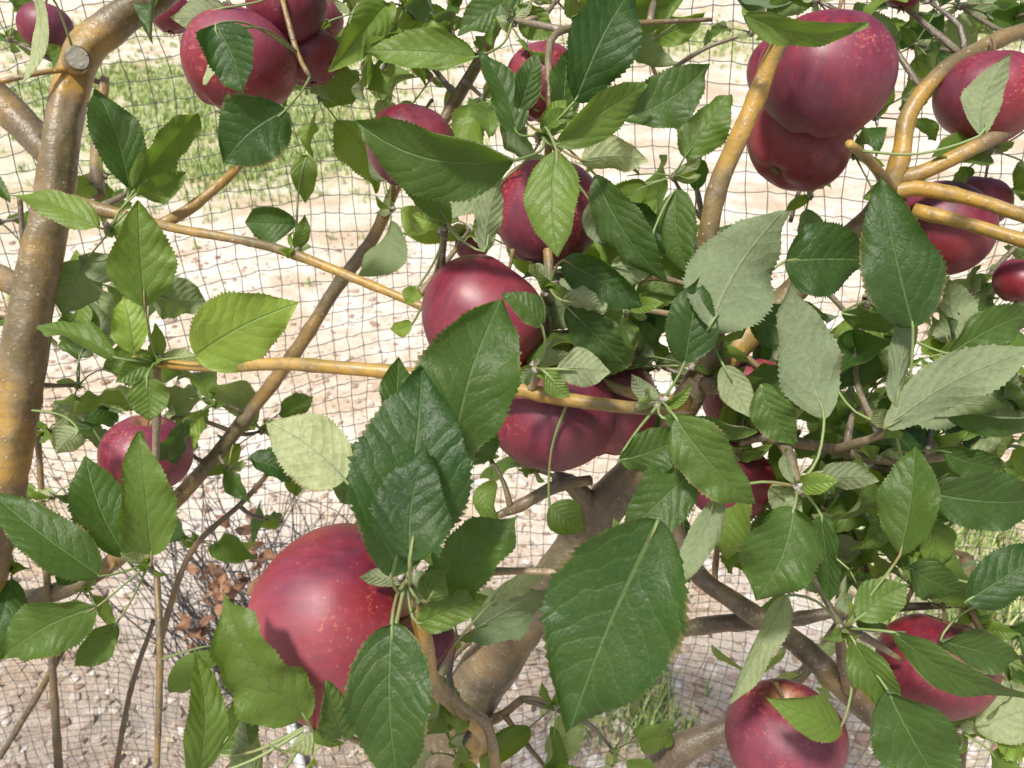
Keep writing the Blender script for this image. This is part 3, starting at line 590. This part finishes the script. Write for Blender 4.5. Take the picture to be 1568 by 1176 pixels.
for _ in range(8000):
    y = 1.0 + 3.6 * U(0, 1) ** 1.4; x = U(-.85, .85) * (y + .3); s = U(.004, .013) * (1.0 if U(0, 1) < .85 else 1.8)
    if x < -.2 and y < 2 and U(0, 1) < .6: continue
    sc = Vector((U(.7, 1.6), U(.7, 1.3), U(.4, .8))) * s; rz = U(0, 6.28); q = Quaternion((0, 0, 1), rz); t = U(0, 1) ** 1.3
    gr.add([Vector((x, y, gh(x, y) + s * .2)) + q @ Vector((v.x * sc.x, v.y * sc.y, v.z * sc.z)) * U(.85, 1.15) for v in ico], icf, (t, 0, 0, 1))
gr.make('gravel', [simple('gravel_stone', (.30, .20, .14), (.74, .67, .60), 5, .85, True)], None, False)
lt = MB()
for _ in range(2000):
    y = 1.05 + 1.9 * U(0, 1) ** 1.3; x = U(-.85, .45) * (y + .3); s = U(.006, .02); q = Quaternion(Vector((U(-.4, .4), U(-.4, .4), 1)).normalized(), U(0, 6.28)); z = gh(x, y) + .006
    w2 = s * (U(.3, .6) if U(0, 1) < .5 else .07); l2 = s * (1 if w2 > .1 * s else 2.2)
    lt.add([Vector((x, y, z)) + q @ Vector(v) for v in [(-l2, 0, .004), (0, -w2, 0), (l2, 0, .005), (0, w2, .003)]], [(0, 1, 2, 3)], (U(0, 1), 0, 0, 1))
lt.make('leaf_litter', [simple('litter', (.15, .09, .05), (.56, .46, .32), 5, .8, True)])
ga = MB()
def blade(x, y, h, t):
    a = U(0, 6.28); w = U(.0015, .004) * (1 + y * .12); dx, dy = math.cos(a), math.sin(a); ln = U(.2, .8) * h; z = gh(x, y)
    ga.add([(x - dy * w, y + dx * w, z), (x + dy * w, y - dx * w, z), (x + dx * ln * .4 + dy * w * .7, y + dy * ln * .4 - dx * w * .7, z + h * .6), (x + dx * ln * .4 - dy * w * .7, y + dy * ln * .4 + dx * w * .7, z + h * .6), (x + dx * ln, y + dy * ln, z + h * .95)],
           [(0, 1, 2, 3), (3, 2, 4)], (t, 0, 0, 1))
for p, r, s in gpw:
    for _ in range(int(800 * s * min(r, 1.6)) + 60):
        cx, cy = random.gauss(p.x, r * .6), random.gauss(p.y, r * .7)
        if cy < 1.15: continue
        for _ in range(7): blade(cx + U(-.03, .03), cy + U(-.03, .03), U(.02, .08), min(1, max(0, U(-.2, 1.1))))
ga.make('grass', [simple('grass_blades', (.16, .29, .05), (.52, .54, .22), 5, .6, True)])
fl = MB()
for _ in range(90):
    p = G(U(1000, 1110), U(0, 60)); z = U(.05, .2); r = U(.012, .025)
    tube(fl, [Vector((p.x, p.y, 0)), Vector((p.x + .01, p.y, z))], [.002, .0015], 4, .1, (0, 0, 0, 1))
    for k in range(6):
        a = k * 1.047; fl.add([(p.x + .01, p.y, z), (p.x + .01 + r * math.cos(a - .4), p.y + r * math.sin(a - .4), z + .006), (p.x + .01 + r * 1.2 * math.cos(a), p.y + r * 1.2 * math.sin(a), z + .004), (p.x + .01 + r * math.cos(a + .4), p.y + r * math.sin(a + .4), z + .006)], [(0, 1, 2, 3)], (1, 0, 0, 1))
fl.make('yellow_wildflowers', [simple('flower_petals', (.12, .22, .05), (.75, .60, .04), 5, .6, True)])
ds = MB(); b0 = G(400, 1080)
for _ in range(130):
    a = U(-.6, .6); s = Vector((b0.x + U(-.14, .14), b0.y + U(-.05, .15), 0)); h = U(.15, .70)
    e = s + Vector((a * h, U(-.2, .1) * h, h)); mdd = s.lerp(e, .5) + Vector((U(-.06, .06), U(-.03, .03), U(-.03, .03)))
    tube(ds, [s, mdd, e], [.0028, .0018, .0007], 5, .03, (U(0, .6), 0, 0, 1), 0)
    for _ in range(2):
        q = s.lerp(e, U(.3, .9)); tube(ds, [q, q + Vector((U(-.05, .05), U(-.03, .03), U(.0, .07))), q + Vector((U(-.12, .12), U(-.04, .04), U(.02, .14)))], [.0014, .001, .0005], 4, .03, (U(0, .6), 0, 0, 1))
ds.make('dead_shrub', [simple('dead_twigs', (.035, .04, .055), (.16, .13, .11), 5, .8, True)])
foli = MB()
for _ in range(36):
    x, y = random.choice([(335, 880), (380, 830), (345, 900), (410, 760), (300, 960), (420, 900)]); p = P(x + U(-30, 30), y + U(-30, 30), U(1.18, 1.3)); dr = Vector((U(-1, 1), U(-1, 1), U(-1, .4))).normalized()
    leaf(p, p + dr * U(.025, .05), .018, Vector((U(-1, 1), -1, U(0, 1))), U(.2, .6), .8, .6, 0, .2, U(-1, 1), 1)
foli.make('dried_leaves', [simple('dried_leaf', (.13, .06, .03), (.28, .15, .08), 40)], bpy.data.objects['dead_shrub'])
ip = MB(); a, b_ = G(440, 1085, .03), G(462, 1180, .03)
tube(ip, [a + (a - b_) * .3, a, b_, b_ + (b_ - a) * 1.5], [.011] * 4, 14, .05, (0, 0, 0, 1)); tube(ip, [a, a + (b_ - a) * .2], [.0145] * 2, 14, .02, (0, 0, 0, 1))
ip.make('irrigation_pipe', [simple('white_pvc', (.62, .62, .60), (.78, .78, .77), 20, .4)])

# ------------------------------------------------------------------ light, sky, camera
el, az = math.radians(60), math.radians(215)
sd = Vector((math.sin(az) * math.cos(el), math.cos(az) * math.cos(el), math.sin(el)))
sl = bpy.data.lights.new('sun', 'SUN'); sl.energy = 4.9; sl.angle = math.radians(6); sl.color = (1, .96, .90)
so = bpy.data.objects.new('sun', sl); SC.collection.objects.link(so); so.rotation_mode = 'QUATERNION'; so.rotation_quaternion = Vector((0, 0, 1)).rotation_difference(sd)
w = bpy.data.worlds.new('World'); SC.world = w; w.use_nodes = True; nt = w.node_tree
sk = nt.nodes.new('ShaderNodeTexSky'); sk.sky_type = 'NISHITA'; sk.sun_disc = False; sk.sun_elevation = el; sk.sun_rotation = az; sk.dust_density = 4; sk.air_density = 1.0
bg = nt.nodes['Background']; nt.links.new(sk.outputs[0], bg.inputs[0]); bg.inputs[1].default_value = .135
cd = bpy.data.cameras.new('camera'); cam = bpy.data.objects.new('camera', cd); SC.collection.objects.link(cam)
cam.location = CAM; cam.rotation_euler = (math.radians(90) - PITCH, 0, 0); cd.sensor_width = 36; cd.lens = 36 * F / 1568
cd.clip_start = .02; cd.clip_end = 1000; cd.dof.use_dof = True; cd.dof.focus_distance = .45; cd.dof.aperture_fstop = 20
SC.camera = cam
SC.view_settings.view_transform = 'Standard'; SC.view_settings.look = 'None'; SC.view_settings.exposure = 0
